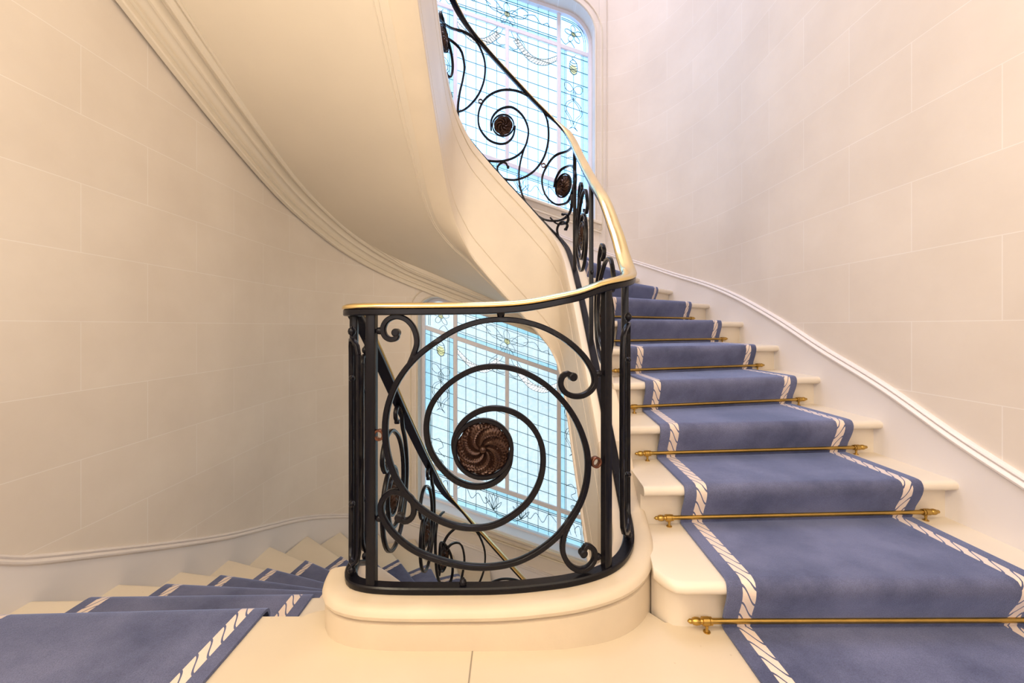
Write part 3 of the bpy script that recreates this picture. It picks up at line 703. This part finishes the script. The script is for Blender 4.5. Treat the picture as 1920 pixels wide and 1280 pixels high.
def medallion(s, h, r, ring_w=.012, n=7):
    c = np.array(W3(s, h)); nn = np.array(N3(s)); t = np.array([-nn[1], nn[0], 0.0]); up = np.array([0, 0, 1.0])
    m = MB(); NR, NT = 16, n * 22
    for sg in (1, -1):
        rows = []
        for i in range(NR + 1):
            rr = r * (.12 + .88 * i / NR); row = []
            for j in range(NT):
                a = 2 * math.pi * j / NT; sw = a + 1.9 * (rr / r) ** 1.2
                q = (n * sw / (2 * math.pi)) % 1.0; lob = math.sin(math.pi * q) ** .6
                fine = .0034 * math.sin(q * 2 * math.pi * 3 + 4 * rr / r) * min(1, 2.2 * rr / r - .3)
                edge = rr if i < NR else rr * (.95 + .06 * lob)
                bulge = .003 + .019 * math.sin(math.pi * min(1, rr / r) ** .8) * lob * (.55 + .45 * q) + fine * lob
                if i == NR: bulge = .002
                row.append(c + (t * math.cos(a) + up * math.sin(a)) * edge + nn * bulge * sg)
            rows.append(row)
        m.grid(rows, closed_v=True)
        m.lathe(c + nn * sg * .004, nn * sg, [(0, r * .16), (.010, r * .15), (.016, r * .09), (.018, r * .02)], 12)
    PARTS.append(('rosette', m, IRONRED, s))
def ringbar(s, h, r, w, d=.022):
    c = np.array(W3(s, h)); nn = np.array(N3(s)); t = np.array([-nn[1], nn[0], 0.0]); up = np.array([0, 0, 1.0]); m = MB()
    m.bar([tuple(c + (t * math.cos(a) + up * math.sin(a)) * r) for a in np.linspace(0, 2 * math.pi, 41)[:-1]], tuple(nn), w, d, closed=True)
    return m
def collar(s, h, r=.012, axis='t', mat_=None):
    c = np.array(W3(s, h)); nn = np.array(N3(s)); ax = np.array([-nn[1], nn[0], 0.0]) if axis == 't' else np.array([0, 0, 1.0])
    m = MB(); m.lathe(c - ax * r * 1.5, ax, [(0, r * .5), (r * .4, r * .6), (r * .7, r), (r * 1.5, r * 1.2), (r * 2.3, r), (r * 2.6, r * .6), (r * 3, r * .5)], 12)
    PARTS.append(('collar', m, mat_ or IRON, s))
def eyelet(s, h, r=.0145):
    PARTS.append(('ring', ringbar(s, h, r, .007, .018), COPPER, s))
def post(s, w=.030, d=.030, top=RH + .003):
    m = MB(); m.bar([W3(s, .0), W3(s, top + ex(s))], N3(s), w, d, bev=.12); PARTS.append(('post', m, IRON, s))

F0, F1 = -0.02, RAIL.near(.437, 1.56)
def T(lst, o=(600, 540), k=2.783, rng=None): return [PX(o[0] + x / k, o[1] + y / k, *(rng or (F0, F1))) for x, y in lst]
# front panel, traced
mc = PX(906, 841, F0, F1)
medallion(mc[0], mc[1], .084)
PARTS.append(('medallion_rim', ringbar(mc[0], mc[1], .0905, .013, .024), IRON, mc[0]))
scroll(T([(706,860),(700,800),(722,735),(765,682),(835,640),(920,626),(1015,650),(1098,712),(1150,800),(1164,900),(1146,1005),(1092,1105),(1005,1185),(900,1238),(790,1250),(680,1232),(570,1180),(478,1105),(408,1010),(362,900),(342,780),(347,655),(382,535),(435,440),(510,355),(600,285),(715,215),(860,170),(1000,166),(1140,196),(1270,262),(1370,350),(1425,440),(1432,500),(1410,535),(1368,560),(1318,562),(1275,540),(1255,500),(1265,460),(1292,445),(1318,462)]), .0175, curl=True)
scroll(T([(996,850),(985,925),(940,990),(870,1028),(790,1032),(705,1000),(630,930),(575,840),(556,730),(575,625),(635,535),(725,462),(825,418),(930,408),(1045,432),(1150,485),(1240,560),(1315,655),(1368,765),(1396,880),(1392,1000),(1362,1110),(1310,1200),(1240,1290),(1140,1370),(1030,1425),(900,1452),(770,1450),(630,1420),(500,1370),(405,1300),(345,1225),(318,1160),(330,1100),(375,1062),(430,1068),(478,1100),(492,1150),(480,1195),(445,1215),(415,1195)], ), .0175, curl=True)
scroll(T([(470,392),(490,345),(506,290),(500,235),(478,190),(440,158),(390,150),(348,172),(330,215),(342,252),(372,268),(400,258),(398,232)]), .0165, curl=True)
scroll(T([(1345,1150),(1290,1245),(1268,1310),(1268,1380),(1300,1440),(1350,1468),(1400,1455),(1432,1410),(1425,1360),(1388,1345),(1372,1380)]), .0165, curl=True)
s_l1 = PX(697, 800, F0, F1)[0]; s_r1 = PX(1137, 800, F0, F1)[0]; s_l0 = PX(664, 800, F0, F1)[0]; s_r0 = RAIL.near(.447, 1.66)
for s, w in ((s_l1, .031), (s_r1, .030), (s_l0, .022), (s_r0, .024)): post(s, w, .026)
for x, y in ((712, 620), (1122, 700), (712, 971), (1120, 1043)): collar(*PX(x, y, F0, F1), r=.010)
collar(*PX(939, 588, F0, F1), r=.011, axis='z'); collar(*PX(868, 1092, F0, F1), r=.010, axis='z')
eyelet(*PX(711, 815, F0, F1)); eyelet(*PX(1117, 866, F0, F1), r=.015)
# narrow corner panels: tall hairpin loops
def hairpin(sa, sb, lo=.06, hi=.80, sc=True):
    sm = (sa + sb) / 2; w = (sb - sa) * .23; c = []
    for k in range(9): a = math.pi * k / 8; c.append((sm + w * math.cos(a), hi - .05 + .05 * math.sin(a)))
    for k in range(9): a = math.pi + math.pi * k / 8; c.append((sm + w * math.cos(a), lo + .05 + .05 * math.sin(a)))
    c.append(c[0]); scroll(c, .011, .016, per=3)
    collar(sm, (lo + hi) * .78, .009); collar(sm, (lo + hi) * .30, .009); collar(sm, lo - .02, .011, 'z'); collar(sm, hi + .025, .011, 'z')
hairpin(s_l0, s_l1); hairpin(s_r1 + .005, s_r0)
# far side, traced from the curve against the upper window
FA, FB = RAIL.near(.457, 2.95), RAIL.near(-.548, 3.08)
def U(lst): return T(lst, (780, 0), 3.048, (FA, FB))
def med(s, h, r=.080):
    medallion(s, h, r, n=7)
    PARTS.append(('medallion_rim', ringbar(s, h, r + .010, .010, .020), IRON, s))
mf = PX(943.5, 235, FA, FB); med(mf[0], mf[1], .078)
scroll(U([(430,745),(430,690),(455,645),(505,615),(560,618),(612,665),(640,730),(636,800),(610,860),(550,905),(450,922),(370,902),(305,845),(258,760),(240,650),(248,540),(268,450),(276,370),(258,290),(205,235),(130,212)]), .0145, taper=False)
scroll(U([(566,720),(556,775),(520,815),(465,820),(405,790),(365,735),(356,665),(378,590),(435,535),(515,513),(605,530),(690,585),(742,665),(758,760),(742,870),(695,955),(625,1010),(545,1028),(488,1010),(465,972),(478,938),(512,930),(526,955)]), .0145, curl=True)
scroll(U([(618,850),(597,925),(588,1010),(600,1090),(640,1180),(715,1245),(800,1262),(858,1240),(888,1185),(892,1110)]), .0145)
scroll(U([(115,105),(200,160),(290,190),(348,240),(388,330),(394,425),(370,515),(320,590),(258,635),(185,640)]), .0145)
scroll(U([(905,825),(812,880),(742,960),(720,1040),(740,1115),(788,1162),(845,1165),(885,1120),(905,1045)]), .0145)
scroll(U([(905,1100),(912,1010),(903,960),(878,946),(835,965),(800,1020),(790,1070)]), .0145)
mr = PX(1056, 348, FA, FB); med(mr[0], mr[1], .080)
eyelet(*PX(901, 190, FA, FB), r=.016); eyelet(*PX(1019, 310, FA, FB), r=.016)
scroll(T([(690,470),(720,500),(765,505),(790,480),(785,455),(760,452)], (800, 250), 2.976, (FA, FB))[::1], .0125, curl=True)
scroll(T([(740,590),(728,540),(745,500),(770,495),(785,512),(776,535)], (800, 250), 2.976, (FA, FB)), .0125, curl=True)
scroll(U([(150,510),(185,515),(203,545),(192,578),(168,570)]), .012, curl=True)
# straight runs: round scrolls between posts, levelled on the slope
def run_scroll(s, h, r=.26, fl=1, med_r=.078):
    z0 = ztop(s) + h
    def G(a, b): q = s + a; return (q, z0 + b - ztop(q))
    med(s, h, med_r)
    c1 = []; c2 = []
    for k in range(33):
        ph = 2.2 * math.pi * k / 32; rr = med_r * 1.08 + (r - med_r) * (k / 32) ** 1.05
        c1.append(G(fl * rr * math.cos(ph + .3) * .92, rr * math.sin(ph + .3) * 1.12))
    x, y = fl * r * math.cos(2.2 * math.pi + .3) * .92, r * math.sin(2.2 * math.pi + .3) * 1.12
    c1 += [G(x - fl * .02, y + .09), G(x - fl * .09, y + .13), G(x - fl * .13, y + .09), G(x - fl * .10, y + .055)]
    for k in range(25):
        ph = math.pi + 1.3 * math.pi * k / 24; rr = med_r * 1.08 + (r * .80 - med_r) * (k / 24)
        c2.append(G(fl * rr * math.cos(ph + .3) * .92, rr * math.sin(ph + .3) * 1.12))
    x, y = fl * r * .8 * math.cos(2.3 * math.pi + .3) * .92, r * .8 * math.sin(2.3 * math.pi + .3) * 1.12
    c2 += [G(x - fl * .09, y + .05), G(x - fl * .19, y + .03), G(x - fl * .24, y - .06), G(x - fl * .20, y - .11), G(x - fl * .15, y - .08)]
    scroll(c1, .0145, per=2, curl=True); scroll(c2, .0145, per=2, curl=True)
def yr(y): return RAIL.near(.46, y)
def yl(y): return RAIL.near(-.565, y)
run_scroll(yr(2.06), .48, .27); run_scroll(yr(2.72), .45, .26)
run_scroll(yl(2.72), .45, .30, -1); run_scroll(yl(1.98), .42, .31, -1)
sc_l = RAIL.near(-.53, 3.22); med(sc_l, .40, .080)
scroll([(sc_l + a, .40 + b + .0) for a, b in [(.09, 0), (.07, .09), (0, .12), (-.10, .09), (-.13, -.02), (-.09, -.16), (.02, -.22), (.14, -.18), (.20, -.04), (.20, .12), (.12, .26), (0, .36)]], .0145)
for s in (yr(2.42), yr(3.02), yl(1.62)): post(s, .020, .024)
hairpin(LR - .235 + .02, LR - .04)
collar(yr(2.42) - .02, .45, .010); collar(yl(2.36), .45, .010)

def swept(s0, s1, prof, step=.02, lift=True):
    m = MB(); rows = []
    for s in dense(RAIL, s0, s1, step):
        p = RAIL.at(s); n = RAIL.nrm(s); z = ztop(s) + (ex(s) if lift else 0); rows.append([(p[0] + n[0] * a, p[1] + n[1] * a, z + h) for a, h in prof])
    m.grid(rows, closed_v=True); m.cap(rows[0]); m.cap(rows[-1][::-1]); return m
BOT = [(-.018, 0), (-.020, .004), (-.020, .018), (-.016, .022), (.016, .022), (.020, .018), (.020, .004), (.018, 0)]
TOPI = [(-.022, RH), (-.025, RH + .003), (-.025, RH + .018), (-.022, RH + .020), (.022, RH + .020), (.025, RH + .018), (.025, RH + .003), (.022, RH)]
CAP = [(x, RH + .020 + y) for x, y in [(-.022, 0), (-.028, .003), (-.029, .008), (-.026, .013), (-.019, .017), (-.008, .019), (.008, .019), (.019, .017), (.026, .013), (.029, .008), (.028, .003), (.022, 0)]]
def balustrade(root, s0, s1):
    swept(s0, s1, BOT, lift=False).build('bottom_rail', IRON, root); swept(s0, s1, TOPI).build('top_rail', IRON, root)
    o = swept(s0, s1, CAP).build('handrail', BRASS, root, angle=60); o['label'] = 'polished brass handrail'
    return root
bal = balustrade(thing('balustrade', 'black scrolled iron balustrade with brass handrail, on the front kerb and rising right', 'balustrade'), 0.0, LR)
low = balustrade(thing('balustrade', 'black wrought-iron balustrade going down at left, seen through the scrolls of the front panel', 'balustrade', loc=(0, 0, -FLOOR)), SI[8], LR)
hosts = []
def mirror(o, parent):
    c = o.copy(); COL.objects.link(c); c.parent = parent; return c
for nm, m, mt, s in sorted(PARTS, key=lambda q: q[0] not in ('scroll', 'post')):
    main = nm in ('scroll', 'post')
    host = None if main else min((h for h in hosts if h[3] == 'scroll'), key=lambda h: abs(h[2] - s))
    o = m.build(nm, mt, bal if main else host[0], angle=45)
    if nm == 'rosette': o['label'] = 'bronze-brown swirling leaf rosette'
    if main:
        hosts.append((o, mirror(o, low) if s > SI[8] + .1 else None, s, nm))
    elif host[1] is not None: mirror(o, host[1])
